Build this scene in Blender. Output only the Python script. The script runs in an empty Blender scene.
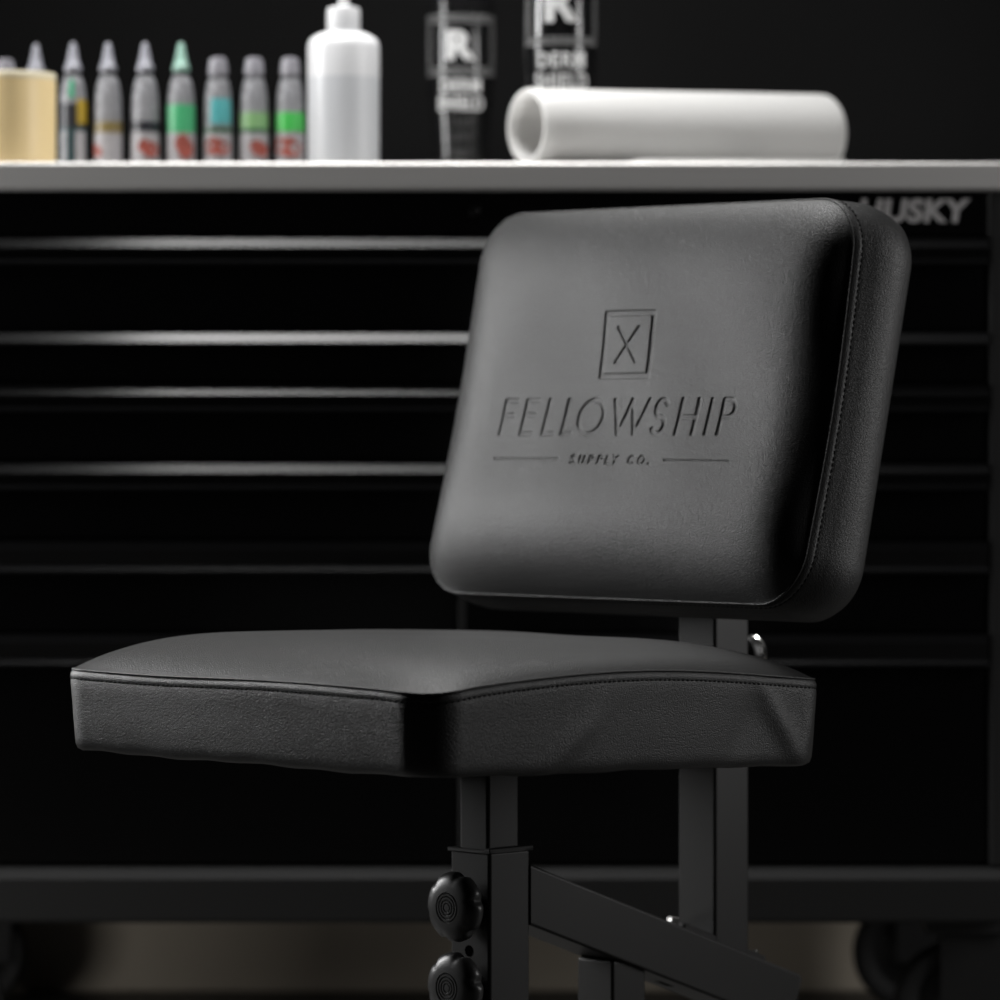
import bpy, bmesh, math, random
import numpy as np
from mathutils import Vector, Matrix

random.seed(4)
C = bpy.context.scene.collection
PI = math.pi

# ------------------------------------------------------------------ materials
def mat(name, col, rough=0.5, metal=0.0, spec=0.5, bump=None, sss=0.0, trans=0.0, coat=0.0, mottle=None):
    m = bpy.data.materials.new(name); m.use_nodes = True
    nt = m.node_tree; p = nt.nodes['Principled BSDF']
    p.inputs['Base Color'].default_value = (*col, 1)
    p.inputs['Roughness'].default_value = rough
    p.inputs['Metallic'].default_value = metal
    p.inputs['Specular IOR Level'].default_value = spec
    if coat: p.inputs['Coat Weight'].default_value = coat
    if trans: p.inputs['Transmission Weight'].default_value = trans
    tc = nt.nodes.new('ShaderNodeTexCoord')
    if mottle:                                   # (scale, amount) soft variation of the colour itself
        n = nt.nodes.new('ShaderNodeTexNoise'); n.inputs['Scale'].default_value = mottle[0]
        n.inputs['Detail'].default_value = 4
        r = nt.nodes.new('ShaderNodeMapRange')
        r.inputs['To Min'].default_value = 1 - mottle[1]; r.inputs['To Max'].default_value = 1 + mottle[1]
        mx = nt.nodes.new('ShaderNodeVectorMath'); mx.operation = 'SCALE'
        mx.inputs[0].default_value = col
        nt.links.new(tc.outputs['Object'], n.inputs['Vector']); nt.links.new(n.outputs['Fac'], r.inputs['Value'])
        nt.links.new(r.outputs['Result'], mx.inputs['Scale']); nt.links.new(mx.outputs['Vector'], p.inputs['Base Color'])
    if bump:                                     # (kind, scale, strength, distance)
        kind, sc, st, di = bump
        if kind == 'grain':
            v = nt.nodes.new('ShaderNodeTexVoronoi'); v.feature = 'SMOOTH_F1'; v.inputs['Scale'].default_value = sc
            v.inputs['Smoothness'].default_value = 0.6
            n = nt.nodes.new('ShaderNodeTexNoise'); n.inputs['Scale'].default_value = sc * .35; n.inputs['Detail'].default_value = 3
            mp = nt.nodes.new('ShaderNodeMixRGB'); mp.blend_type = 'ADD'; mp.inputs['Fac'].default_value = .0008
            nt.links.new(tc.outputs['Object'], n.inputs['Vector'])
            nt.links.new(tc.outputs['Object'], mp.inputs['Color1']); nt.links.new(n.outputs['Color'], mp.inputs['Color2'])
            nt.links.new(mp.outputs['Color'], v.inputs['Vector'])
            src = v.outputs['Distance']
        else:
            v = nt.nodes.new('ShaderNodeTexNoise'); v.inputs['Scale'].default_value = sc; v.inputs['Detail'].default_value = 3
            if kind == 'brush':
                mp = nt.nodes.new('ShaderNodeMapping'); mp.inputs['Scale'].default_value = (.02, 1, 1)
                nt.links.new(tc.outputs['Object'], mp.inputs['Vector']); nt.links.new(mp.outputs['Vector'], v.inputs['Vector'])
            else:
                nt.links.new(tc.outputs['Object'], v.inputs['Vector'])
            src = v.outputs['Fac']
        b = nt.nodes.new('ShaderNodeBump'); b.inputs['Strength'].default_value = st; b.inputs['Distance'].default_value = di
        if kind == 'grain': b.invert = True
        nt.links.new(src, b.inputs['Height']); nt.links.new(b.outputs['Normal'], p.inputs['Normal'])
    return m

def film_mat(name, col, rough=.4, through=.35):
    m = bpy.data.materials.new(name); m.use_nodes = True; nt = m.node_tree
    p = nt.nodes['Principled BSDF']; p.inputs['Base Color'].default_value = (*col, 1); p.inputs['Roughness'].default_value = rough
    t = nt.nodes.new('ShaderNodeBsdfTranslucent'); t.inputs['Color'].default_value = (*col, 1)
    mx = nt.nodes.new('ShaderNodeMixShader'); mx.inputs['Fac'].default_value = through
    o = nt.nodes['Material Output']
    nt.links.new(p.outputs[0], mx.inputs[1]); nt.links.new(t.outputs[0], mx.inputs[2]); nt.links.new(mx.outputs[0], o.inputs['Surface'])
    return m

M = dict(
    leather=mat('black_leather', (.0165, .0165, .0165), .44, spec=.24, bump=('grain', 1000, .62, .0006), mottle=(30, .06)),
    thread=mat('black_thread', (.004, .004, .004), .8, spec=.1),
    powder=mat('black_powder_coat', (.0085, .0083, .0080), .46, spec=.22, bump=('noise', 900, .12, .0003)),
    knob=mat('black_knob_plastic', (.016, .016, .016), .36, spec=.35),
    rubber=mat('black_rubber', (.006, .006, .006), .6, spec=.25),
    hole=mat('dark_hole', (.001, .001, .001), .9, spec=0),
    chrome=mat('bright_zinc', (.75, .74, .72), .22, 1.0),
    board=mat('seat_board', (.02, .018, .016), .8),
    chest=mat('gloss_black_paint', (.0022, .0022, .0023), .20, spec=.30),
    pull=mat('satin_black_pull', (.005, .005, .0052), .17, spec=.15),
    rail=mat('black_rail_paint', (.015, .015, .015), .5, spec=.18),
    steel=mat('brushed_steel', (.50, .49, .48), .55, .85, bump=('brush', 350, .15, .001)),
    badge=mat('silver_badge', (.34, .33, .33), .5, 0),
    wall=mat('black_wall_paint', (.0050, .0050, .0051), .9, spec=.1, bump=('noise', 120, .1, .001), mottle=(3, .05)),
    base=mat('beige_baseboard', (.42, .37, .30), .6, mottle=(4, .08)),
    floor=mat('black_floor', (.06, .058, .055), .5, mottle=(6, .2)),
    dark=mat('dark_room_paint', (.012, .012, .012), .9),
    white=film_mat('milky_plastic', (.78, .78, .79), .3, .3),
    film=film_mat('milky_film', (.70, .695, .685), .5, .5),
    liquid=film_mat('filled_milky_plastic', (.64, .65, .67), .3, .3),
    tip=mat('grey_translucent_nozzle', (.24, .24, .27), .3),
    capm=mat('clear_grey_cap', (.20, .195, .215), .25),
    lab=mat('printed_white_label', (.27, .26, .27), .5, mottle=(420, .55)),
    upper=mat('printed_grey_label', (.17, .17, .18), .45, mottle=(160, .9)),
    red=mat('red_print', (.24, .05, .035), .5, mottle=(300, .4)),
    wax=film_mat('pale_yellow_contents', (.80, .62, .33), .35, .15),
    rim=film_mat('pale_rim', (.72, .65, .48), .4, .2),
    can=mat('black_canister', (.007, .007, .0073), .16, spec=.8),
    print=mat('white_print', (.62, .62, .62), .5),
    fineprint=mat('dim_print', (.055, .055, .055), .5),
    greyprint=mat('grey_print', (.22, .22, .22), .5),
)
def ink(name, c): return mat(name, c, .35)

# ------------------------------------------------------------------ mesh helpers
def link(name, me, m, parent=None, smooth=True):
    o = bpy.data.objects.new(name, me); C.objects.link(o)
    if m is not None and not len(me.materials): me.materials.append(m)
    if smooth:
        me.polygons.foreach_set('use_smooth', [True] * len(me.polygons))
    if parent is not None: o.parent = parent
    return o

def mesh(name, V, Fc, m, parent=None, smooth=True):
    me = bpy.data.meshes.new(name); me.from_pydata([tuple(v) for v in V], [], [tuple(f) for f in Fc]); me.update()
    return link(name, me, m, parent, smooth)

def bevbox(bm, lo, hi, bev=.002, seg=2, M4=None):
    t = bmesh.new()
    bmesh.ops.create_cube(t, size=1)
    for v in t.verts:
        v.co = Vector([lo[i] + (v.co[i] + .5) * (hi[i] - lo[i]) for i in range(3)])
    if bev: bmesh.ops.bevel(t, geom=list(t.edges), offset=bev, segments=seg, profile=.5, affect='EDGES')
    if M4 is not None: bmesh.ops.transform(t, matrix=M4, verts=t.verts)
    me = bpy.data.meshes.new('tmp'); t.to_mesh(me); t.free(); bm.from_mesh(me); bpy.data.meshes.remove(me)

def box(name, lo, hi, m, parent=None, bev=.002, seg=2, M4=None):
    bm = bmesh.new(); bevbox(bm, lo, hi, bev, seg, M4)
    return fin(name, bm, m, parent, angle=60, weighted=bev > 0)

def fin(name, bm, m, parent=None, smooth=True, angle=35, weighted=False):
    me = bpy.data.meshes.new(name); bmesh.ops.recalc_face_normals(bm, faces=bm.faces); bm.to_mesh(me); bm.free()
    o = link(name, me, m, parent, smooth)
    if smooth:
        me.set_sharp_from_angle(angle=math.radians(angle))
        if weighted:
            w_ = o.modifiers.new('normals', 'WEIGHTED_NORMAL'); w_.keep_sharp = True; w_.weight = 100
    return o

def lathe(name, prof, m, parent=None, n=48, M4=None, mod=None, a0=0, a1=2 * PI, solidcap=True):
    """prof: (r, z); closed around the axis unless a0..a1 is a part turn."""
    full = abs(a1 - a0 - 2 * PI) < 1e-6
    k = n if full else n + 1
    V = []; Fc = []
    for (r, z) in prof:
        for i in range(k):
            a = a0 + (a1 - a0) * i / n
            rr = r * (mod(a, r, z) if mod else 1)
            V.append(Vector((rr * math.cos(a), rr * math.sin(a), z)))
    for j in range(len(prof) - 1):
        for i in range(n):
            i2 = (i + 1) % k if full else i + 1
            Fc.append((j * k + i, j * k + i2, (j + 1) * k + i2, (j + 1) * k + i))
    if M4 is not None: V = [M4 @ v for v in V]
    me = bpy.data.meshes.new(name); me.from_pydata([tuple(v) for v in V], [], Fc); me.update()
    bm = bmesh.new(); bm.from_mesh(me); bmesh.ops.remove_doubles(bm, verts=bm.verts, dist=1e-6); bpy.data.meshes.remove(me)
    return fin(name, bm, m, parent, angle=40)

def extrude_x(name, prof, x0, x1, m, parent=None, angle=30):
    """closed (y, z) profile swept along x"""
    n = len(prof); V = [(x0, y, z) for y, z in prof] + [(x1, y, z) for y, z in prof]
    Fc = [(i, (i + 1) % n, n + (i + 1) % n, n + i) for i in range(n)] + [tuple(range(n))[::-1], tuple(range(n, 2 * n))]
    bm = bmesh.new(); vs = [bm.verts.new(v) for v in V]
    for f in Fc: bm.faces.new([vs[i] for i in f])
    return fin(name, bm, m, parent, angle=angle)

def thing(name, loc, label, cat, rz=0, group=None):
    o = bpy.data.objects.new(name, None); C.objects.link(o); o.location = loc; o.rotation_euler = (0, 0, rz)
    o.empty_display_size = .05
    o['label'] = label; o['category'] = cat
    if group: o['group'] = group
    return o

def struct(o): o['kind'] = 'structure'; return o

def text_mesh(s, size, offset=0, extrude=.0006, shear=0, space=1.0, align='CENTER'):
    cu = bpy.data.curves.new('txt', 'FONT'); cu.body = s; cu.size = size; cu.offset = offset; cu.extrude = extrude
    cu.shear = shear; cu.space_character = space; cu.align_x = align; cu.align_y = 'CENTER'; cu.resolution_u = 4
    o = bpy.data.objects.new('txt', cu); C.objects.link(o)
    bpy.context.view_layer.update()
    dg = bpy.context.evaluated_depsgraph_get()
    me = bpy.data.meshes.new_from_object(o.evaluated_get(dg))
    bpy.data.objects.remove(o); bpy.data.curves.remove(cu)
    me.materials.clear()
    return me

# ------------------------------------------------------------------ room
struct(box('floor', (-3, -1, -.05), (3, 5.31, 0), M['floor'], bev=0))
struct(box('wall_back', (-3, 5.31, 0), (3, 5.41, 3.2), M['wall'], bev=0))
struct(box('baseboard_back', (-3, 5.296, 0), (3, 5.31, .13), M['base'], bev=.003))
struct(box('wall_left', (-3.1, -1, 0), (-3, 5.31, 3.2), M['dark'], bev=0))
struct(box('wall_right', (3, -1, 0), (3.1, 5.31, 3.2), M['dark'], bev=0))
struct(box('ceiling', (-3, -1, 3.2), (3, 5.31, 3.25), M['dark'], bev=0))

# ------------------------------------------------------------------ the padded chair
CH = thing('shop_chair', (-.0485, 3.825, 0),
           'adjustable black leather chair with embossed square backrest and padded seat on black steel posts', 'chair', -PI / 4)

# --- debossed emblem of the backrest, in metres on the panel (u right, v up)
def seg_d(X, Y, a, b):
    ax, ay = a; bx, by = b
    dx, dy = bx - ax, by - ay; L = max(dx * dx + dy * dy, 1e-12)
    t = np.clip(((X - ax) * dx + (Y - ay) * dy) / L, 0, 1)
    return np.hypot(X - ax - t * dx, Y - ay - t * dy)
def poly_d(X, Y, pts):
    d = None
    for a, b in zip(pts[:-1], pts[1:]):
        e = seg_d(X, Y, a, b); d = e if d is None else np.minimum(d, e)
    return d
def arc(cx, cy, rx, ry, a0, a1, n=24):
    return [(cx + rx * math.cos(math.radians(a0 + (a1 - a0) * i / n)), cy + ry * math.sin(math.radians(a0 + (a1 - a0) * i / n))) for i in range(n + 1)]
def glyph(ch, x, y, w, h):
    """strokes of a plain geometric capital, lower-left corner at x, y"""
    T = y + h; R = x + w; m = y + h * .56
    if ch == 'F': return [[(x, y), (x, T)], [(x, T), (R, T)], [(x, m), (x + w * .85, m)]]
    if ch == 'E': return [[(x, y), (x, T)], [(x, T), (R, T)], [(x, m), (x + w * .9, m)], [(x, y), (R, y)]]
    if ch == 'L': return [[(x, T), (x, y), (R, y)]]
    if ch == 'O': return [arc(x + w / 2, y + h / 2, w / 2, h / 2, 0, 360, 40)]
    if ch == 'W': return [[(x, T), (x + w * .27, y), (x + w * .5, T), (x + w * .73, y), (R, T)]]
    if ch == 'H': return [[(x, y), (x, T)], [(R, y), (R, T)], [(x, y + h * .5), (R, y + h * .5)]]
    if ch == 'I': return [[(x, y), (x, T)]]
    if ch == 'P': return [[(x, y), (x, T), (x + w * .45, T)] + arc(x + w * .45, T - h * .25, w * .55, h * .25, 90, -90, 14) + [(x, T - h * .5)]]
    if ch == 'S':
        return [arc(x + w / 2, T - h * .25, w * .46, h * .25, 25, 270, 16) + arc(x + w / 2, y + h * .25, w * .5, h * .25, 90, -155, 16)]
    if ch == 'U': return [[(x, T), (x, y + w / 2)] + arc(x + w / 2, y + w / 2, w / 2, w / 2, 180, 360, 14) + [(R, T)]]
    if ch == 'Y': return [[(x, T), (x + w / 2, m), (R, T)], [(x + w / 2, m), (x + w / 2, y)]]
    if ch == 'C': return [arc(x + w / 2, y + h / 2, w / 2, h / 2, 45, 315, 24)]
    return []
STROKES = []      # (points, half width)
hw = .0021
for ch, x0, x1 in (('F', -168, -150), ('E', -140.5, -122), ('L', -111.5, -94), ('L', -87, -71), ('O', -69.5, -35), ('W', -28, 21),
                   ('S', 26, 45), ('H', 57.5, 81.5), ('I', 93, 97.2), ('P', 108, 127)):
    for g in glyph(ch, (x0 * .985 + 2.2) / 1000 + hw, -.036 + hw, (x1 - x0) * .985 / 1000 - 2 * hw, .0366 - 2 * hw): STROKES.append((g, hw))
h2 = .0008
for ch, xc, w in (('S', -65.8, 6.4), ('U', -54.6, 6.8), ('P', -43.0, 6.2), ('P', -32.2, 6.2), ('L', -22.4, 5.8), ('Y', -13.6, 7.6), ('C', 7, 8.4), ('O', 19.3, 9)):
    for g in glyph(ch, (xc - w / 2 + 9) / 1000 + h2, -.0636 + h2, w / 1000 - 2 * h2, .0094 - 2 * h2): STROKES.append((g, h2))
STROKES.append(([(.0378, -.0627), (.0382, -.0627)], .0009))
STROKES.append(([(-.1585, -.0586), (-.0755, -.0586)], .0008))
STROKES.append(([(.0560, -.0590), (.1325, -.0590)], .0008))
bx0, bx1, by0, by1 = -.0495, .0146, .0185, .0815
q = .0026
STROKES.append(([(bx0 + q, by0 + q), (bx1 - q, by0 + q), (bx1 - q, by1 - q), (bx0 + q, by1 - q), (bx0 + q, by0 + q)], q))
STROKES.append(([(-.0310, .0658), (-.0055, .0340)], .0014))
STROKES.append(([(-.0055, .0658), (-.0310, .0340)], .0014))
def deboss(X, Y):
    out = np.zeros_like(X)
    sel = (X > -.18) & (X < .152) & (Y > -.075) & (Y < .09)
    if not sel.any(): return out
    xs, ys = X[sel] - .0095, Y[sel] + .0018; s = np.full_like(xs, 1.)
    for pts, w in STROKES: s = np.minimum(s, poly_d(xs, ys, pts) - w)
    t = np.clip((.00035 - s) / .0007, 0, 1); t = t * t * (3 - 2 * t)
    out[sel] = -.0011 * t
    return out

def rrect_hw(y, W, H, r):
    a = np.abs(y); over = np.clip(a - (H / 2 - r), 0, r)
    return W / 2 - r + np.sqrt(np.maximum(r * r - over * over, 0))

def panel(name, W, H, r, crown, xf, m, parent, us=None, vs=None, emboss=False):
    """domed top panel of a cushion; crown(X, Y, dx, dy) gives its height"""
    gx, gy = np.meshgrid(us, vs)
    hwv = rrect_hw(gy, W, H, r)
    lim = W / 2
    X = gx * hwv / lim
    dx = np.maximum(hwv - np.abs(X), 0); dy = np.maximum(H / 2 - np.abs(gy), 0)
    Z = crown(X, gy, dx, dy)
    if emboss: Z = Z + deboss(X, gy)
    P = xf(X.ravel(), gy.ravel(), Z.ravel())
    nu, nv = len(us), len(vs)
    idx = np.arange(nu * nv).reshape(nv, nu)
    Q = np.stack([idx[:-1, :-1], idx[:-1, 1:], idx[1:, 1:], idx[1:, :-1]], -1).reshape(-1, 4)
    me = bpy.data.meshes.new(name)
    me.vertices.add(len(P)); me.vertices.foreach_set('co', P.astype(np.float32).ravel())
    me.loops.add(Q.size); me.loops.foreach_set('vertex_index', Q.ravel().astype(np.int32))
    me.polygons.add(len(Q)); me.polygons.foreach_set('loop_start', np.arange(0, Q.size, 4, dtype=np.int32))
    me.update(calc_edges=True); me.validate()
    return link(name, me, m, parent)

def outline(W, H, r, step=.0035):
    """points and outward normals round a rounded rectangle"""
    pts = []
    def line(a, b, n):
        L = math.dist(a, b); k = max(2, int(L / step))
        for i in range(k): t = i / k; pts.append((a[0] + (b[0] - a[0]) * t, a[1] + (b[1] - a[1]) * t, n[0], n[1]))
    def corner(cx, cy, a0):
        k = 16
        for i in range(k):
            a = math.radians(a0 + 90 * i / k); pts.append((cx + r * math.cos(a), cy + r * math.sin(a), math.cos(a), math.sin(a)))
    w, h = W / 2, H / 2
    line((w, -h + r), (w, h - r), (1, 0)); corner(w - r, h - r, 0)
    line((w - r, h), (-w + r, h), (0, 1)); corner(-w + r, h - r, 90)
    line((-w, h - r), (-w, -h + r), (-1, 0)); corner(-w + r, -h + r, 180)
    line((-w + r, -h), (w - r, -h), (0, -1)); corner(w - r, -h + r, 270)
    return np.array(pts)

def band(name, W, H, r, rows, xf, m, parent, wrinkle=None, close=True):
    """side boxing; rows: (outward offset, depth)"""
    O = outline(W, H, r); n = len(O); V = []
    for (off, z) in rows:
        x = O[:, 0] + O[:, 2] * off; y = O[:, 1] + O[:, 3] * off; zz = np.full(n, z)
        if wrinkle is not None:
            d = wrinkle(x, y, zz, O); x = x + O[:, 2] * d; y = y + O[:, 3] * d
        V.append(xf(x, y, zz))
    V = np.concatenate(V); R = len(rows)
    Fc = [(j * n + i, (j + 1) * n + i, (j + 1) * n + (i + 1) % n, j * n + (i + 1) % n) for j in range(R - 1) for i in range(n)]
    if close: Fc.append(tuple((R - 1) * n + i for i in range(n - 1, -1, -1)))
    bm = bmesh.new(); vs = [bm.verts.new(v) for v in V]
    for f in Fc: bm.faces.new([vs[i] for i in f])
    return fin(name, bm, m, parent, angle=60)

def ring_tube(name, W, H, r, off, z, rad, xf, m, parent):
    """thin welt cord lying round the outline"""
    O = outline(W, H, r); n = len(O); V = []; k = 8
    for j in range(k):
        a = 2 * PI * j / k
        x = O[:, 0] + O[:, 2] * (off + rad * math.cos(a)); y = O[:, 1] + O[:, 3] * (off + rad * math.cos(a))
        V.append(xf(x, y, np.full(n, z + rad * math.sin(a))))
    V = np.concatenate(V)
    Fc = [(j * n + i, j * n + (i + 1) % n, ((j + 1) % k) * n + (i + 1) % n, ((j + 1) % k) * n + i) for j in range(k) for i in range(n)]
    return mesh(name, V, Fc, m, parent)

def stitches(name, W, H, r, off, z, xf, m, parent, pitch=.0056, length=.0036, rad=.0007, wrinkle=None):
    O = outline(W, H, r, .0009)
    x = O[:, 0] + O[:, 2] * off; y = O[:, 1] + O[:, 3] * off; zz = np.full(len(O), z)
    if wrinkle is not None:
        d = wrinkle(x, y, zz, O); x = x + O[:, 2] * d; y = y + O[:, 3] * d
    P = xf(x, y, zz); P2 = np.vstack([P, P[:1]])
    s = np.concatenate([[0], np.cumsum(np.linalg.norm(np.diff(P2, axis=0), axis=1))]); tot = s[-1]
    at = lambda t: np.array([np.interp(t % tot, s, P2[:, i]) for i in range(3)])
    Nn = xf(x + O[:, 2] * .01, y + O[:, 3] * .01, zz) - P; Nn /= np.linalg.norm(Nn, axis=1)[:, None]; Nn = np.vstack([Nn, Nn[:1]])
    V = []; Fc = []; t = 0
    while t < tot:
        a, b = at(t), at(t + length); nn = np.array([np.interp(t, s, Nn[:, i]) for i in range(3)])
        d = (b - a) / np.linalg.norm(b - a); e = np.cross(d, nn); base = len(V)
        for (u, sc) in ((0, .3), (.2, 1), (.8, 1), (1, .3)):
            c = a + (b - a) * u
            for j in range(6):
                an = 2 * PI * j / 6; V.append(c + (e * math.cos(an) + nn * math.sin(an)) * rad * sc)
        for q_ in range(3):
            for j in range(6): Fc.append((base + q_ * 6 + j, base + q_ * 6 + (j + 1) % 6, base + (q_ + 1) * 6 + (j + 1) % 6, base + (q_ + 1) * 6 + j))
        t += pitch
    return mesh(name, V, Fc, m, parent)

def lines(lo, hi, edge, mid, zone):
    """grid lines from lo to hi, fine near both ends"""
    a = list(np.arange(lo, lo + zone, edge)); b = list(np.arange(lo + zone, hi - zone, mid)); c = list(np.arange(hi - zone, hi, edge)) + [hi]
    return np.array(a + b + c)

# --- backrest cushion
BW, BH, BR = .477, .368, .048
ta = math.atan2(.086, .353)
bc = np.array([-.006, .254, .7025]); bup = np.array([0, math.sin(ta), math.cos(ta)]); bn = np.array([0, -math.cos(ta), math.sin(ta)])
def sag(x, y):
    """the seam line dips towards the middle of each side, as pulled leather does"""
    ex = np.clip(1 - (x / (BW / 2)) ** 2, 0, 1); ey = np.clip(1 - (y / (BH / 2)) ** 2, 0, 1)
    return .0035 * (ex ** 1.5 + ey ** 1.5 - 1) * -1.0
def bxf(x, y, z):
    z = z + np.where(z > -.05, -.004 * np.clip(1 - (y / (BH / 2)) ** 2, 0, 1) ** 2 * np.exp(-((np.abs(x) - BW / 2) / .03) ** 2), 0)
    x = x - (.0105 + .006 * np.clip(y / BH, 0, 1)) * np.exp(-((x - BW / 2) / .06) ** 2) * np.clip(1 + z / .035, 0, 1)
    return bc[None] + x[:, None] * np.array([1, 0, 0])[None] + y[:, None] * bup[None] + z[:, None] * bn[None]
def bcrown(X, Y, dx, dy):
    f = lambda d, k: 1 - np.exp(-d / k)
    v = Y / BH                                           # -.5 bottom .. .5 top
    amp = .0215 + .013 * (1 - .5 / (1 + np.exp(-(X - .08) / .03))) * np.exp(-((v + .33) / .17) ** 2) + .004 * np.exp(-((v - .33) / .15) ** 2) - .005 * np.exp(-((v - .02) / .18) ** 2)
    left = .0035 * np.exp(-((X + .20) / .05) ** 2) * np.cos(v * 7)
    kx = .026 - .008 / (1 + np.exp(-X / .05))
    return (amp + left) * f(dx, kx) * f(dy, .022) + .0006 * np.sin(X * 40 + Y * 25) * f(dx, .05) * f(dy, .05)
us = np.concatenate([np.arange(-BW / 2, -.196, .0012), np.arange(-.196, -.166, .003), np.arange(-.166, .150, .00058), np.arange(.150, .196, .003), np.arange(.196, BW / 2, .0012), [BW / 2]])
vs = np.concatenate([np.arange(-BH / 2, -.15, .0012), np.arange(-.15, -.067, .003), np.arange(-.067, .085, .00056), np.arange(.085, .15, .003), np.arange(.15, BH / 2, .0012), [BH / 2]])
TH = .066
rows = [(0, 0.0006), (-.0006, -.0008), (.0004, -.0022), (.0014, -.005), (.0016, -.0072), (.0012, -.0080), (.0016, -.0088), (.002, -.012), (.0035, -.02), (.0055, -.034), (.0050, -.050), (.003, -.063),
        (-.0015, -.070), (-.0055, -.0745), (-.011, -.0775), (-.018, -.0785)]
def bwr(x, y, z, O):
    return .0006 * np.sin(x * 60 + 1) * np.sin(y * 75) * np.exp(-((z + .03) / .02) ** 2)
br = band('backrest', BW, BH, BR, rows, bxf, M['leather'], CH, bwr)
panel('front_panel', BW, BH, BR, bcrown, bxf, M['leather'], br, us, vs, True)
stitches('stitching', BW, BH, BR, .0015, -.0085, bxf, M['thread'], br, wrinkle=bwr)
ring_tube('piping', BW, BH, BR, .0002, -.0002, .0009, bxf, M['leather'], br)

# --- seat cushion
SW, SD, SR = .4665, .4865, .036
s0 = .469; tilt = .021
def sxf(x, y, z):
    k = np.clip((z + .070) / .055, 0, 1)                     # seams move, the bottom hem stays
    wave = k * (.0120 * np.exp(-((x - SW / 2) / .035) ** 2) * np.sin(PI * np.clip((y + SD / 2) / SD, 0, 1)) ** 1.3
                + .0015 * np.exp(-((y + SD / 2) / .035) ** 2) * np.sin(x * 20 + .6) * .5
                - .003 * np.exp(-((x - SW / 2) ** 2 + (y + SD / 2) ** 2) / .0016))
    hem = (1 - k) * (.0006 * np.sin(x * 31 + y * 22) + .0005 * np.sin(x * 90 - y * 77))
    hem = hem - (1 - k) * .004 * (y + SD / 2) / SD
    zz = s0 - tilt * (y + SD / 2) + z + wave + hem
    return np.stack([x, y, zz], -1)
def scrown(X, Y, dx, dy):
    f = lambda d, k: 1 - np.exp(-d / k)
    kx = .025 + .018 / (1 + np.exp(-X / .06)); ky = .025 + .018 / (1 + np.exp(Y / .06))
    return (.0350 - .004 * (Y / SD)) * f(dx, kx) * f(dy, ky) + .0008 * np.sin(X * 33 + 1) * np.sin(Y * 29) * f(dx, .06) * f(dy, .06)
def swr(x, y, z, O):
    g = lambda a: np.exp(-a ** 2)
    right = np.exp(-((x - SW / 2) / .02) ** 2)
    t = y + SD / 2; u = z + .07
    d = .004 * g((t - .40 + (.055 - u) * -.9) / .012) * g((u - .03) / .028)
    d = d + .0035 * g((t - .13 - u * 1.5) / .014) * g((u - .022) / .022)
    d = d + .0018 * g((t - .445 - u * .4) / .010) * g((u - .03) / .03) - .003 * g((t - .36 - u * .7) / .02) * g((u - .03) / .03)
    front = np.exp(-((y + SD / 2) / .02) ** 2) * .0005 * np.sin(x * 22 + z * 50)
    return right * d + front
rows = [(0, .0006), (-.0008, -.0008), (.0006, -.0022), (.0016, -.0045), (.0016, -.0068), (.0011, -.0078), (.0013, -.0090), (.0014, -.013), (.0010, -.020), (.0004, -.028),
        (0, -.036), (-.0004, -.044), (-.0010, -.052), (-.0016, -.059), (-.0022, -.064), (-.004, -.068), (-.008, -.070), (-.02, -.0702)]
st = band('seat', SW, SD, SR, rows, sxf, M['leather'], CH, swr)
panel('top_panel', SW, SD, SR, scrown, sxf, M['leather'], st, lines(-SW / 2, SW / 2, .0018, .004, .06), lines(-SD / 2, SD / 2, .0018, .004, .06))
stitches('stitching', SW, SD, SR, .0014, -.0080, sxf, M['thread'], st, wrinkle=swr)
ring_tube('piping', SW, SD, SR, .0002, -.0002, .0009, sxf, M['leather'], st)
bm = bmesh.new(); bevbox(bm, (-.175, -.185, -.0045), (.175, .185, .0005), .001, 1, Matrix.Translation((0, 0, s0 - .0702 - tilt * SD / 2 + .0025)) @ Matrix.Rotation(-math.atan(tilt), 4, 'X'))
fin('seat_board', bm, M['board'], CH)

# --- steel frame
kf, kr = .0538, .347
TB = .0032
box('inner_post', (-.018, kf - .018, .12), (.018, kf + .021, .397), M['powder'], CH, TB, 3)
box('outer_post', (-.0245, kf - .0225, .03), (.0245, kf + .0280, .3085), M['powder'], CH, TB, 3)
bm = bmesh.new()          # plastic collar in the mouth of the outer post, a lip with a gap
for lo, hi in (((-.0265, kf - .0245, .3065), (.0265, kf - .0190, .3100)), ((-.0265, kf + .0190, .3065), (.0265, kf + .0300, .3100)),
               ((-.0265, kf - .0190, .3065), (-.0190, kf + .0190, .3100)), ((.0190, kf - .0245, .3065), (.0265, kf + .0300, .3115))):
    bevbox(bm, lo, hi, .0008, 1)
fin('collar', bm, M['rubber'], CH)

def knob(z):
    fy = kf - .0225
    M4 = Matrix.Translation((.0, fy, z)) @ Matrix.Rotation(PI / 2, 4, 'X')     # axis along local -y
    mod = lambda a, r, zz: 1 - (.15 * max(0, r - .022) / .0088) * (.55 + .45 * (zz < .020)) * sum(math.exp(-((((a - .25 - q_ * PI / 3 + PI) % (2 * PI)) - PI) / .12) ** 2) for q_ in range(6))
    prof = [(0, .0), (.012, .0), (.012, .006), (.020, .0075), (.0265, .0095), (.0300, .0135), (.0308, .0175), (.0300, .0215), (.0272, .0250), (.023, .0272), (.018, .0283), (.0135, .0287),
            (.0130, .0276), (.0124, .0276), (.0118, .0286), (.0104, .0286), (.0100, .0276), (.0094, .0276), (.0088, .0286), (.0074, .0286), (.0070, .0277), (.0064, .0277), (.0058, .0286), (.0044, .0286), (.004, .0278), (.0034, .0278), (.003, .0285), (0, .0286)]
    k = lathe('adjusting_knob', prof, M['knob'], CH, 120, M4, mod)
    return k
knob(.2605); knob(.1905)
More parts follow.
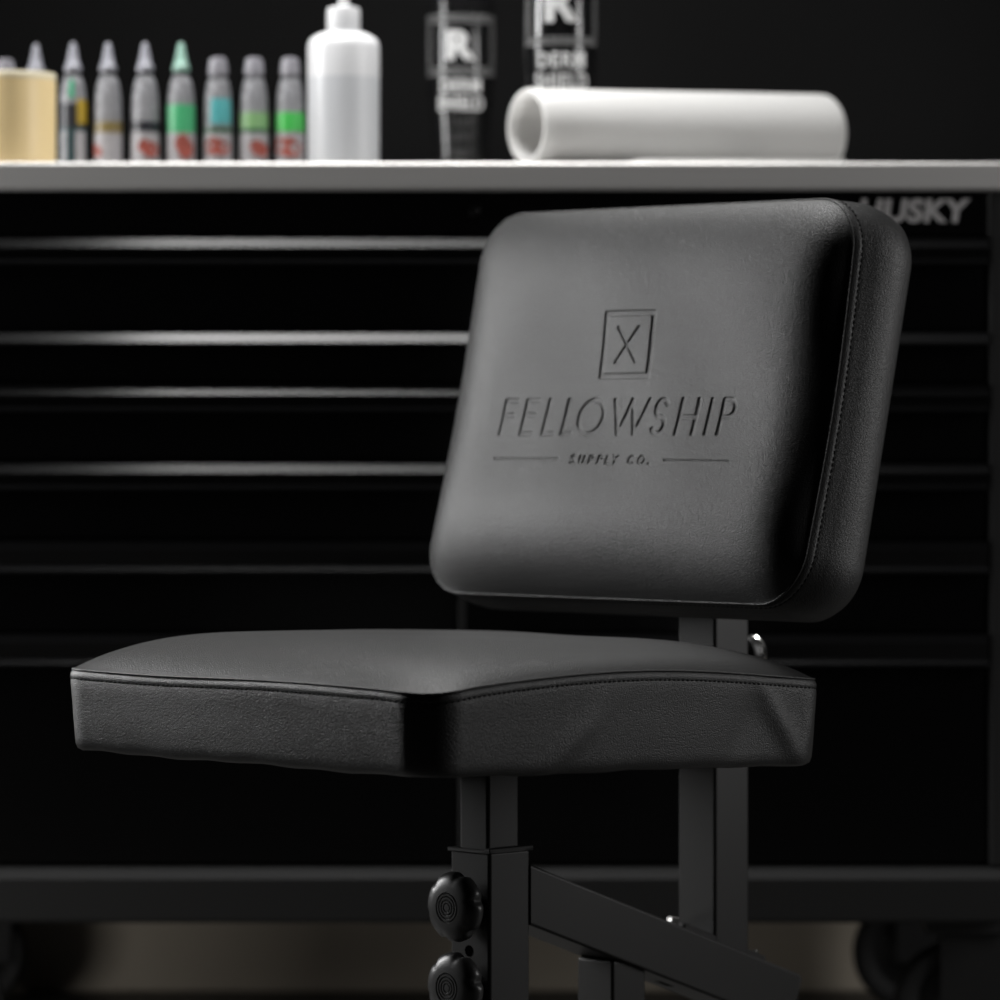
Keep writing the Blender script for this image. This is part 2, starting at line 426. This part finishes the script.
def disc(name, x, y, z, r, h, m, parent, axis='y'):
    M4 = Matrix.Translation((x, y, z)) @ (Matrix.Rotation(PI / 2, 4, 'X') if axis == 'y' else Matrix.Rotation(PI / 2, 4, 'Y'))
    return lathe(name, [(0, -.0005), (r, -.0005), (r, h), (0, h)], m, parent, 20, M4)
for z in (.2205, .150, .118): disc('adjustment_hole', -.001, kf - .0225, z, .0050, .0003, M['hole'], CH)

al = math.atan2(.128, .36)
zt = lambda k: .294 - (k - .0825) * math.tan(al)         # top edge of the arm
L = (.4426 - .081) / math.cos(al)
AM = Matrix.Translation((0, .081, zt(.081))) @ Matrix.Rotation(-al, 4, 'X')
bm = bmesh.new(); bevbox(bm, (-.0262, 0, -.0505), (.0262, L, 0), .0028, 3)
for v_ in bm.verts:                                      # mitred end, welded upright against the post
    if v_.co.y < .01: v_.co.y = -v_.co.z * math.tan(al)
bmesh.ops.transform(bm, matrix=AM, verts=bm.verts)
arm = fin('sloping_arm', bm, M['powder'], CH, angle=60, weighted=True)
bm = bmesh.new(); bevbox(bm, (-.0242, L - .001, -.0485), (.0242, L + .0035, -.002), .001, 2, AM); fin('end_cap', bm, M['rubber'], arm)
# raised flange plate along the far end of the arm with a slot under it
bm = bmesh.new(); bevbox(bm, (-.0255, .215, -.0010), (.0230, .333, .0042), .001, 1, AM); fin('channel_lip', bm, M['powder'], arm)
bm = bmesh.new(); bevbox(bm, (-.005, .222, -.0508), (.003, .240, -.0500), .0, 1, AM); fin('slot', bm, M['hole'], arm)
def bolt(name, u, v, w, up, parent=arm, r=.0062, h=.0055):
    """hex bolt head on the arm, pointing up (1) or down (-1)"""
    M4 = AM @ Matrix.Translation((u, v, w)) @ (Matrix.Rotation(PI, 4, 'X') if up < 0 else Matrix.Identity(4))
    return lathe(name, [(0, -.001), (r * 1.25, -.001), (r * 1.3, .0006), (r * 1.25, .0014), (r, .0015), (r, h - .0012), (r * .86, h), (0, h)], M['chrome'], parent, 6, M4)
bolt('hex_bolt', .0155, .206, .000, 1, r=.006, h=.007); bolt('hex_bolt', .016, .324, .003, 1, r=.0032, h=.004); bolt('hex_bolt', -.006, .190, -.0505, -1, r=.0068, h=.012)
box('rear_post', (-.0235, kr - .0225, zt(kr) - .018), (.0235, kr + .0245, .700), M['powder'], CH, TB, 3)
# backrest bracket, flat against the back of the cushion
BM = Matrix(((1, 0, 0, bc[0]), (0, bup[1], bn[1], bc[1]), (0, bup[2], bn[2], bc[2]), (0, 0, 0, 1)))
bm = bmesh.new(); bevbox(bm, (-.06, -.07, -.0832), (.06, .05, -.0782), .001, 1, BM); fin('backrest_bracket', bm, M['powder'], CH)
# clamp with a bright rim behind the seat
cl = lathe('clamp_knob', [(0, -.0115), (.008, -.0115), (.008, .006), (.0145, .008), (.016, .012), (.0155, .019), (.013, .022), (0, .0225)], M['knob'], CH, 32,
           Matrix.Translation((.0, kr + .0335, .4680)) @ Matrix.Rotation(-PI / 2, 4, 'X'))
lathe('clamp_washer', [(.0, .021), (.0125, .0215), (.0155, .0205), (.0165, .022), (.0155, .0245), (.012, .0255), (0, .0255)], M['chrome'], cl, 32,
      Matrix.Translation((.0, kr + .0335, .4680)) @ Matrix.Rotation(-PI / 2, 4, 'X'))
box('support_leg', (-.0235, .190, .03), (.0215, .234, zt(.211) - .048), M['powder'], CH, TB, 3)
# base standing on the floor (below the picture's edge)
box('base_rail', (-.0225, kf - .10, .008), (.0225, .46, .034), M['powder'], CH, .003, 2)
for y in (kf - .07, .42): box('cross_foot', (-.21, y - .02, .004), (.21, y + .02, .030), M['powder'], CH, .003, 2)
for x in (-.195, .195):
    for y in (kf - .07, .42):
        lathe('rubber_foot', [(0, 0), (.018, 0), (.016, .005), (0, .005)], M['rubber'], CH, 20, Matrix.Translation((x, y, 0)))

# ------------------------------------------------------------------ tool chest
S = 950.3; CY = 4.63; CX0, CX1 = -.640, .531
zc = lambda py: .676 - (py - 430) / S
TC = thing('tool_chest', (-.055, CY + .3, 0), 'wide gloss black rolling tool chest with long drawer pulls and steel worktop', 'tool chest')
def loc(o):      # parts are written in room coordinates
    o.matrix_parent_inverse = Matrix.Translation((.055, -CY - .3, 0)); return o
YB = 5.225
loc(box('cabinet', (CX0, CY + .012, zc(866)), (CX1, YB, zc(190)), M['chest'], TC, .002, 2))
for x0, x1 in ((CX0, CX0 + .016), (CX1 - .016, CX1)): loc(box('frame_post', (x0, CY - .004, zc(866)), (x1, CY + .02, zc(191)), M['rail'], TC, .002, 2))
tp = loc(box('top_rail', (CX0 + .016, CY - .004, zc(236)), (CX1 - .016, CY + .016, zc(191)), M['chest'], TC, .0015, 2))
# base rail with its own folded top edge
loc(extrude_x('base_rail', [(CY + .03, zc(922)), (CY - .008, zc(922)), (CY - .012, zc(918)), (CY - .013, zc(878)), (CY - .008, zc(870)), (CY + .004, zc(866)), (CY + .03, zc(866))], CX0, CX1, M['rail'], TC))
loc(box('chassis', (CX0 + .01, CY + .02, zc(921)), (CX1 - .01, YB - .01, zc(868)), M['rail'], TC, .002, 1))
wt = loc(box('worktop', (CX0 - .02, CY - .018, zc(191)), (CX1 + .03, YB + .02, .9568), M['steel'], TC, .0035, 3))

def drawer(x0, x1, ytop, ybot, big):
    z1, z0 = zc(ytop), zc(ybot) + .002
    d = loc(box('drawer', (x0, CY, z0), (x1, CY + .02, z1 - .012), M['chest'], TC, .0015, 2))
    f = CY - .004
    zt_ = z1
    a_, b_, L_, fw = big[1:]              # tilt of the upper face, its width and how far the pull stands out
    t0 = (f - .0055 - fw, zt_ - .0006); t1 = (t0[0] - b_ * L_, t0[1] - a_ * L_)
    pr = [(f + .016, zt_), (f - .004 - fw, zt_), t0, t1]
    if big[0] == 1:      # hollow finger groove and a small lower lip
        pr += [(t1[0] + .0007, t1[1] - .0018), (f - .0060, zt_ - .0155), (f - .0055, zt_ - .0200), (f - .0138, zt_ - .0252), (f - .0138, zt_ - .0278), (f + .002, zt_ - .0285), (f + .016, zt_ - .0285)]
    elif big[0] == 2:    # taller pull with the lip at its foot
        pr += [(t1[0] + .002, zt_ - .018), (f - .0040, zt_ - .0245), (f - .0115, zt_ - .0310), (f - .0115, zt_ - .0335), (f + .002, zt_ - .034), (f + .016, zt_ - .034)]
    else:
        pr += [(t1[0] + .001, t1[1] - .0018), (f + .002, zt_ - .013), (f + .016, zt_ - .013)]
    h = extrude_x('drawer_pull', pr, x0, x1, M['pull'], d, angle=25)
    return d
rowsD = [(238, 333, (1, .793, .609, .0125, 0)), (333, 385, (0, .776, .631, .0125, .004)), (385, 463, (1, .776, .631, .0125, 0)),
         (463, 541, (1, .776, .631, .0125, 0)), (541, 634, (2, .95, .30, .0090, 0)), (634, 864, (2, .95, .30, .0090, 0))]
xm = (462 - 500) / S
for (yt, yb, big) in rowsD:
    if yt < 541: drawer(CX0 + .018, CX1 - .018, yt, yb, big)
    else: drawer(CX0 + .018, xm - .005, yt, yb, big); drawer(xm + .005, CX1 - .018, yt, yb, big)
loc(box('divider', (xm - .004, CY - .002, zc(864)), (xm + .004, CY + .016, zc(542)), M['rail'], TC, .001, 1))
# lock
lk = lathe('lock', [(0, .0), (.0055, 0), (.0055, .0025), (.0045, .0032), (0, .0032)], M['pull'], TC, 24, Matrix.Translation(((474 - 500) / S, CY - .004, zc(211))) @ Matrix.Rotation(PI / 2, 4, 'X')); loc(lk)
o_ = box('keyhole', ((474 - 500) / S - .0005, CY - .0090, zc(213)), ((474 - 500) / S + .0005, CY - .0082, zc(209)), M['hole'], lk, 0)
# maker's badge
me = text_mesh('HUSKY', .0335, offset=.0013, extrude=.0012, shear=.12, space=1.03)
xs = [v.co.x for v in me.vertices]; ys = [v.co.y for v in me.vertices]
W_ = max(xs) - min(xs); H_ = max(ys) - min(ys)
for v in me.vertices:
    a = (v.co.x - min(xs)) / W_; b_ = (v.co.y - min(ys)) / H_; z_ = v.co.z
    v.co = ((858 - 500) / S + a * (970 - 858) / S, CY - .0055 - z_, zc(223) + b_ * 24 / S)
loc(link('badge', me, M['badge'], TC, False))
# casters
def caster(cx, cy, r, turn):
    c = lathe('caster', [(0, -.014), (r * .25, -.014), (r * .3, -.011), (r * .62, -.009), (r * .70, -.014), (r * .92, -.015), (r, -.009), (r, .009), (r * .92, .015), (r * .70, .014), (r * .62, .009), (r * .3, .011), (r * .25, .014), (0, .014)],
              M['rubber'], TC, 64, Matrix.Translation((cx, cy, r)) @ Matrix.Rotation(turn, 4, 'Z') @ Matrix.Rotation(PI / 2, 4, 'X'))
    loc(c)
    T = Matrix.Translation((cx, cy, 0)) @ Matrix.Rotation(turn, 4, 'Z')
    lathe('rim', [(r * .62, -.0150), (r * .66, -.0162), (r * .70, -.0150)], M['badge'], c, 48, Matrix.Translation((cx, cy, r)) @ Matrix.Rotation(turn, 4, 'Z') @ Matrix.Rotation(PI / 2, 4, 'X'))
    bm = bmesh.new()
    for s in (-1, 1): bevbox(bm, (-.018, s * .0205 - .002, r - .01), (.050, s * .0205 + .002, 2 * r + .012), .001, 1, T)
    bevbox(bm, (-.018, -.022, 2 * r + .008), (.05, .022, 2 * r + .012), .001, 1, T)
    fin('fork', bm, M['rail'], c)
    bm = bmesh.new(); bevbox(bm, (-.035, -.035, 2 * r + .012), (.052, .035, zc(921) + .001), .001, 1, T); fin('mounting_plate', bm, M['rail'], c)
    lathe('axle_bolt', [(0, -.026), (.007, -.026), (.007, -.021), (0, -.021)], M['badge'], c, 6, Matrix.Translation((cx, cy, r)) @ Matrix.Rotation(turn, 4, 'Z') @ Matrix.Rotation(PI / 2, 4, 'X'))
caster(.485, 4.685, .0655, 0); caster(-.595, 4.685, .0655, 0); caster(.478, 5.14, .0655, .05); caster(-.618, 5.14, .0655, .0)

# ------------------------------------------------------------------ things on the worktop
ZT = .9568
def wx(px, Y): return (px - 500) / 4400 * Y
def patch(name, r, a0, a1, z0, z1, m, parent, lift=.0006, taper=None, n=14):
    """label lying on a round body; angles in degrees, 0 faces the camera, positive to the right"""
    A0, A1 = math.radians(a0 - 90), math.radians(a1 - 90)
    R = (lambda z: taper(z) + lift) if taper else (lambda z: r + lift)
    zs = [z0 + (z1 - z0) * i / 6 for i in range(7)]
    prof = [(R(z) - .0008, zs[0]) for z in zs[:1]] + [(R(z), z) for z in zs] + [(R(zs[-1]) - .0008, zs[-1])]
    return lathe(name, prof, m, parent, n, None, None, A0, A1)

# ink bottles
body_prof = [(0, 0), (.0135, 0), (.0150, .0018), (.0152, .004), (.0152, .060), (.0150, .072), (.0143, .084), (.0128, .096), (.0108, .104), (.0085, .108), (.0078, .1095), (.0078, .113), (0, .113)]
def bodyr(z):
    for (r0, z0), (r1, z1) in zip(body_prof[3:-2], body_prof[4:-1]):
        if z0 <= z <= z1: return r0 + (r1 - r0) * (z - z0) / max(1e-6, z1 - z0)
    return .0152
def splash(parent, a0, z0, seed, w=44, h=.018):
    """the red brush-drawn mark on a label: a ragged blot bent round the bottle"""
    rnd = random.Random(seed); V = []; n = 26
    for lay in (0, 1):
        for i in range(n):
            a = 2 * PI * i / n; k = .75 + .35 * rnd.random() if not lay else V_k[i]
            if not lay:
                if i == 0: V_k = []
                V_k.append(k)
            ang = math.radians(a0 - 90 + w / 2 * k * math.cos(a)); z = z0 + h / 2 * k * math.sin(a) - .003 * math.cos(a)
            r = .0152 + (.0016 if not lay else .0006); V.append((r * math.cos(ang), r * math.sin(ang), z))
    c0 = math.radians(a0 - 90); V.append((.0170 * math.cos(c0), .0170 * math.sin(c0), z0))
    Fc = [(2 * n, i, (i + 1) % n) for i in range(n)] + [(i, n + i, n + (i + 1) % n, (i + 1) % n) for i in range(n)]
    bm = bmesh.new(); vs_ = [bm.verts.new(v) for v in V]
    for f in Fc: bm.faces.new([vs_[i] for i in f])
    return fin('emblem', bm, M['red'], parent)

INKS = dict(teal=(.012, .035, .04), yellow=(.30, .20, .01), brown=(.16, .12, .045), black=(.012, .013, .018), green=(.05, .30, .13), cyan=(.07, .30, .31),
            pale=(.16, .30, .13), bright=(.05, .38, .07), dkgreen=(.015, .07, .03), grn=(.03, .25, .13))
IM = {k: ink(k + '_ink', v) for k, v in INKS.items()}
def ink_bottle(px, Y, label, capped, bands, splashes, bodym='upper', tipm='tip', lower='lab', rot=0, group='small ink bottles on the worktop', parts=True, tall=1.0):
    t = thing('ink_bottle', (wx(px, Y), Y, ZT), label, 'bottle', rot, group)
    b = lathe('bottle', body_prof, M[bodym], t, 36)
    if capped:
        lathe('cap', [(0, .1095), (.0112, .1095), (.0112, .112), (.0100, .124), (.0088, .1275), (.006, .1290), (0, .1292)], M['capm'], t, 28)
    else:
        lathe('nozzle', [(.0, .1135), (.0092, .1135), (.0094, .1195), (.0074, .1215), (.0050, .1340), (.0028, .1440), (.0012, .1455), (0, .1455)], M[tipm] if isinstance(tipm, str) else tipm, t, 28)
        lathe('neck_ring', [(.0, .1100), (.0092, .1100), (.0092, .1128), (0, .1128)], M['rubber'], t, 28)
    if lower:
        lb = patch('label', .0152, -115, 115, .006, .0450, M[lower], t, .0005, bodyr, 30)
        for (a, z, s, w, h) in splashes: splash(lb, a, z, s, w, h)
    for (a0, a1, z0, z1, mk) in bands: patch('colour_band', .0152, a0, a1, z0, z1, IM[mk], t, .0004, bodyr, 24)
    return t
ink_bottle(5, 4.86, 'grey bottle tip at the photo\'s left edge, mostly behind the yellow tub', True, [], [])
ink_bottle(36, 4.86, 'ink bottle behind the yellow tub with only its pointed grey nozzle showing', False, [], [])
t = ink_bottle(73, 4.84, 'dark teal ink bottle right beside the yellow tub', False,
    [(-110, 110, .051, .0775, 'black'), (22, 80, .055, .082, 'yellow'), (-115, 115, .004, .051, 'teal'), (-14, 10, .084, .104, 'grn')], [], lower=None)
patch('label', .0152, -58, -20, .012, .047, M['upper'], t, .0008, bodyr); patch('label', .0152, 14, 62, .012, .047, M['lab'], t, .0008, bodyr)
ink_bottle(108, 4.84, 'ink bottle with a brown band and a pointed nozzle', False, [(-115, 115, .0455, .0575, 'brown')], [(-42, .026, 3, 50, .014)])
ink_bottle(145, 4.84, 'ink bottle with a thin black band above its white and red label', False, [(-115, 115, .0475, .0580, 'black')], [(18, .028, 5, 95, .019)])
ink_bottle(181, 4.84, 'ink bottle with a broad green band and a mint green tinted nozzle', False, [(-115, 115, .0455, .0765, 'green')], [(18, .030, 8, 85, .028)], tipm=mat('mint_nozzle', (.22, .36, .30), .3))
ink_bottle(218, 4.84, 'capped ink bottle with a turquoise band', True, [(-30, 70, .055, .083, 'cyan'), (-115, 115, .0455, .0505, 'dkgreen')], [(2, .030, 11, 110, .020)])
ink_bottle(254, 4.84, 'capped ink bottle with a pale sage green band', True, [(-115, 115, .0500, .0680, 'pale'), (-115, 115, .0455, .0500, 'dkgreen')], [(26, .028, 14, 88, .018)])
ink_bottle(290, 4.84, 'capped ink bottle with a vivid green band, next to the white squeeze bottle', True, [(-115, 115, .0470, .0680, 'bright')], [(-10, .030, 17, 120, .022)])

# yellow tub
t = thing('storage_tub', (wx(6, 4.71), 4.71, ZT), 'round translucent tub full of pale yellow soap at the left end of the worktop', 'tub')
lathe('body', [(0, 0), (.050, 0), (.0530, .003), (.0535, .006), (.0535, .0925), (0, .0925)], M['wax'], t, 64)
lathe('rim', [(.0, .0925), (.0528, .0925), (.0532, .0940), (.0532, .0990), (.0522, .1003), (.050, .1005), (0, .1005)], M['rim'], t, 64)

# squeeze bottle
Yq = 4.74; sq = 4400 / Yq
hz = lambda py: (430 - py) / sq - (ZT - .676)
t = thing('squeeze_bottle', (wx(343.5, Yq), Yq, ZT), 'milky white squeeze bottle with a white cap and thin spout', 'bottle')
R_ = 36 / sq
bz = lathe('body', [(0, 0), (R_ - .003, 0), (R_ - .0005, .002), (R_, .005), (R_, hz(78))], M['liquid'], t, 64)
lathe('air_space', [(R_, hz(78)), (R_, hz(48)), (R_ - .0006, hz(44)), (R_ - .003, hz(39.5)), (R_ - .008, hz(36)), (R_ - .015, hz(33)), (.012, hz(32)), (0, hz(32))], M['white'], bz, 64)
lathe('cap', [(0, hz(32)), (.0172, hz(32)), (.0178, hz(30)), (.0178, hz(12)), (.0170, hz(8)), (.008, hz(6)), (.0050, hz(4)), (0, hz(4))], M['white'], t, 48,
      mod=lambda a, r, z: 1 + (.012 * math.cos(a * 24) if r > .0175 else 0))
lathe('spout', [(0, hz(2)), (.0060, hz(2)), (.0045, hz(-12)), (.0030, hz(-50)), (.0018, hz(-62)), (0, hz(-62))], M['white'], t, 24)

# tall black canisters with a white R emblem
def bend_text(s, wid, hei, zc_, r, m, parent, name, offset=.0, lift=.0012, ang=0, space=1.0):
    me = text_mesh(s, .03, offset=offset, extrude=.0006, space=space)
    bm = bmesh.new(); bm.from_mesh(me); bmesh.ops.triangulate(bm, faces=bm.faces)
    xs = [v.co.x for v in bm.verts]; ys = [v.co.y for v in bm.verts]; x0, x1, y0, y1 = min(xs), max(xs), min(ys), max(ys)
    for v in bm.verts:
        x = ((v.co.x - x0) / (x1 - x0) - .5) * wid; z = ((v.co.y - y0) / (y1 - y0) - .5) * hei
        a = x / r + ang - PI / 2; rr = r + lift + v.co.z
        v.co = (rr * math.cos(a), rr * math.sin(a), zc_ + z)
    return fin(name, bm, m, parent, smooth=False)
def canister(px, Y, label, turn, dz, sz, zb0, zb1, rz, rh, k):
    r = .0395
    t = thing('film_canister', (wx(px, Y), Y, ZT), label, 'canister', turn, 'tall black film canisters at the back of the worktop')
    lathe('body', [(0, 0), (r - .0105, 0), (r - .0090, .003), (r - .0085, .006), (r - .0072, .05), (r - .0022, .10), (r, .128), (r, .243), (r - .001, .245), (0, .245)], M['can'], t, 72)
    lathe('lid', [(0, .245), (r + .001, .245), (r + .0016, .247), (r + .0016, .268), (r, .271), (0, .271)], M['can'], t, 72)
    def rad(z):
        P = [(r - .0085, .006), (r - .0072, .05), (r - .0022, .10), (r, .128), (r, .243)]
        for (r0, z0), (r1, z1) in zip(P[:-1], P[1:]):
            if z0 <= z <= z1: return r0 + (r1 - r0) * (z - z0) / (z1 - z0)
        return r
    e = bend_text('R', .033 * k, rh, rz, r, M['print'], t, 'emblem', offset=.0013, lift=.0016)
    # square border made of fine print blocks round the emblem
    bm = bmesh.new(); rnd = random.Random(px)
    def blk(a0, a1, z0, z1):
        n_ = 3; vs_ = []
        for z in (z0, z1):
            rr = rad(z) + .0006
            for i in range(n_ + 1):
                a = (a0 + (a1 - a0) * i / n_) / r - PI / 2; vs_.append(bm.verts.new((rr * math.cos(a), rr * math.sin(a), z)))
        for i in range(n_): bm.faces.new((vs_[i], vs_[i + 1], vs_[n_ + 2 + i], vs_[n_ + 1 + i]))
    for side in (0, 1):
        for rw in range(3):
            z = (zb0 + .002 + rw * .0034) if side == 0 else (zb1 - .002 - rw * .0034)
            x = -.052
            while x < .050:
                w = .0014 + rnd.random() * .0016; blk(x, min(.052, x + w), z - .0011, z + .0011); x += w + .0010
    for side in (-1, 1):
        for cl_ in range(3):
            x = side * (.0505 - cl_ * .0040); z = zb0 + .012
            while z < zb1 - .012:
                w = .0014 + rnd.random() * .0018; blk(x - .0013, x + .0013, z, z + w); z += w + .0010
    fin('border_print', bm, M['greyprint'], t)
    rr = rad(.115)
    bend_text('DERM', .048 * k, .0150 * k, dz, rad(dz), M['print'], t, 'lettering', offset=.0008, lift=.0010, space=1.12)
    bend_text('SHIELD', .055 * k, .0160 * k, sz, rad(sz), M['print'], t, 'lettering', offset=.0008, lift=.0012, space=1.12)
    bm = bmesh.new()
    for (z, w) in ((.079, .036), (.0735, .030), (.062, .034), (.0565, .030), (.0440, .036), (.0385, .028)):
        x = -w / 2
        while x < w / 2:
            q_ = .0018 + rnd.random() * .003; blk(x, x + q_, z, z + .0022); x += q_ + .0012
    fin('small_print', bm, M['fineprint'], t)
    return t
canister(461, 5.15, 'black canister with a white R emblem, standing free between squeeze bottle and film roll', 0, .1193, .0989, .131, .203, .1665, .0345, 1.0)
canister(561, 4.83, 'black canister with a white R emblem, standing behind the left end of the film roll', 0, .1224, .0999, .138, .222, .186, .0450, 1.12)

# film roll
ya = math.radians(31)
p0 = Vector((wx(526, 4.68), 4.675, ZT)); Lr = .388
t = thing('film_roll', p0, 'thick hollow roll of milky white film lying on the worktop', 'film roll', ya)
def rollmesh():
    r0, r1 = .0410, .0412; ri = .0335
    rings = []
    for (x, ro) in ((0.0022, -.0012), (0, -.0032)): rings.append((x, r0 + ro))
    prof = [(ri + .000, .0022), (ri + .0012, .0004), (.0385, 0), (.0398, .0006), (.0410, .0028), (.0418, .12), (.0435, .25), (.0450, Lr - .010), (.0444, Lr - .004), (.0420, Lr - .0006), (.0385, Lr), (ri + .0012, Lr), (ri, Lr - .002), (ri, .2), (ri, .0022)]
    M4 = Matrix.Translation((0, 0, .0418)) @ Matrix.Rotation(-.0112, 4, 'Y') @ Matrix.Rotation(PI / 2, 4, 'Y')
    return lathe('roll', prof, M['film'], t, 72, M4)
rl = rollmesh()
# layers seen at the open end, and the loose end of the film on the worktop
M4 = Matrix.Translation((0, 0, .0418)) @ Matrix.Rotation(-.0112, 4, 'Y') @ Matrix.Rotation(PI / 2, 4, 'Y')
lathe('inner_layer', [(.0332, .012), (.0325, .0105), (.0318, .012), (.0316, Lr - .02), (.0325, Lr - .019), (.0332, Lr - .02)], M['film'], rl, 64, M4)
V = []; n = 14
for i in range(n + 1):
    u = i / n
    y = -.004 - .042 * u; z = .0004 + .0048 * u ** 2 * 1.0
    for x in (.085, .19, .275): V.append((x, y + x * -math.tan(ya) * .92 * u, z))
Fc = [(i * 3 + j, i * 3 + j + 1, (i + 1) * 3 + j + 1, (i + 1) * 3 + j) for i in range(n) for j in range(2)]
lo = mesh('loose_end', V, Fc, M['film'], rl); so = lo.modifiers.new('s', 'SOLIDIFY'); so.thickness = .0012; so.offset = 1

# ------------------------------------------------------------------ light
def area(name, loc_, tgt, sx, sy, w, col=(1, 1, 1), spread=180):
    L_ = bpy.data.lights.new(name, 'AREA'); L_.shape = 'RECTANGLE'; L_.size = sx; L_.size_y = sy; L_.energy = w; L_.color = col
    L_.spread = math.radians(spread)
    o = bpy.data.objects.new(name, L_); C.objects.link(o); o.location = loc_
    o.rotation_euler = (Vector(tgt) - Vector(loc_)).to_track_quat('-Z', 'Y').to_euler()
    return o
area('key_strip_light', (-1.38, 4.52, 1.12), (0, 3.95, .97), .34, 1.25, 22.5, (1, 1, 1), 120)
area('overhead_light', (-.12, 4.55, 2.5), (-.10, 4.42, .7), .88, .44, 23, (1, .995, .985), 95)
area('side_strip_light', (1.7, 3.9, 1.0), (0, 4.0, .6), .4, 1.3, 8.5, (1, .99, .985), 130)
area('low_fill_light', (-1.16, 3.88, .09), (-.1, 5.3, .06), .38, .10, .90, (1, .98, .95), 110)  # added fill near the floor, brightens the baseboard and lower chair frame

w = bpy.data.worlds.new('World'); bpy.context.scene.world = w; w.use_nodes = True
w.node_tree.nodes['Background'].inputs[0].default_value = (.6, .62, .66, 1); w.node_tree.nodes['Background'].inputs[1].default_value = .004

# ------------------------------------------------------------------ camera
cam = bpy.data.cameras.new('camera'); co = bpy.data.objects.new('camera', cam); C.objects.link(co)
co.location = (0, 0, .676); co.rotation_euler = (PI / 2, 0, 0)
cam.sensor_width = 36; cam.lens = 158.4; cam.shift_y = -.070; cam.clip_start = .05
cam.dof.use_dof = True; cam.dof.focus_distance = 3.72; cam.dof.aperture_fstop = 4.5; cam.dof.aperture_blades = 9
bpy.context.scene.camera = co
v = bpy.context.scene.view_settings
v.view_transform = 'Standard'; v.look = 'None'; v.exposure = 0; v.gamma = 1; v.use_curve_mapping = False
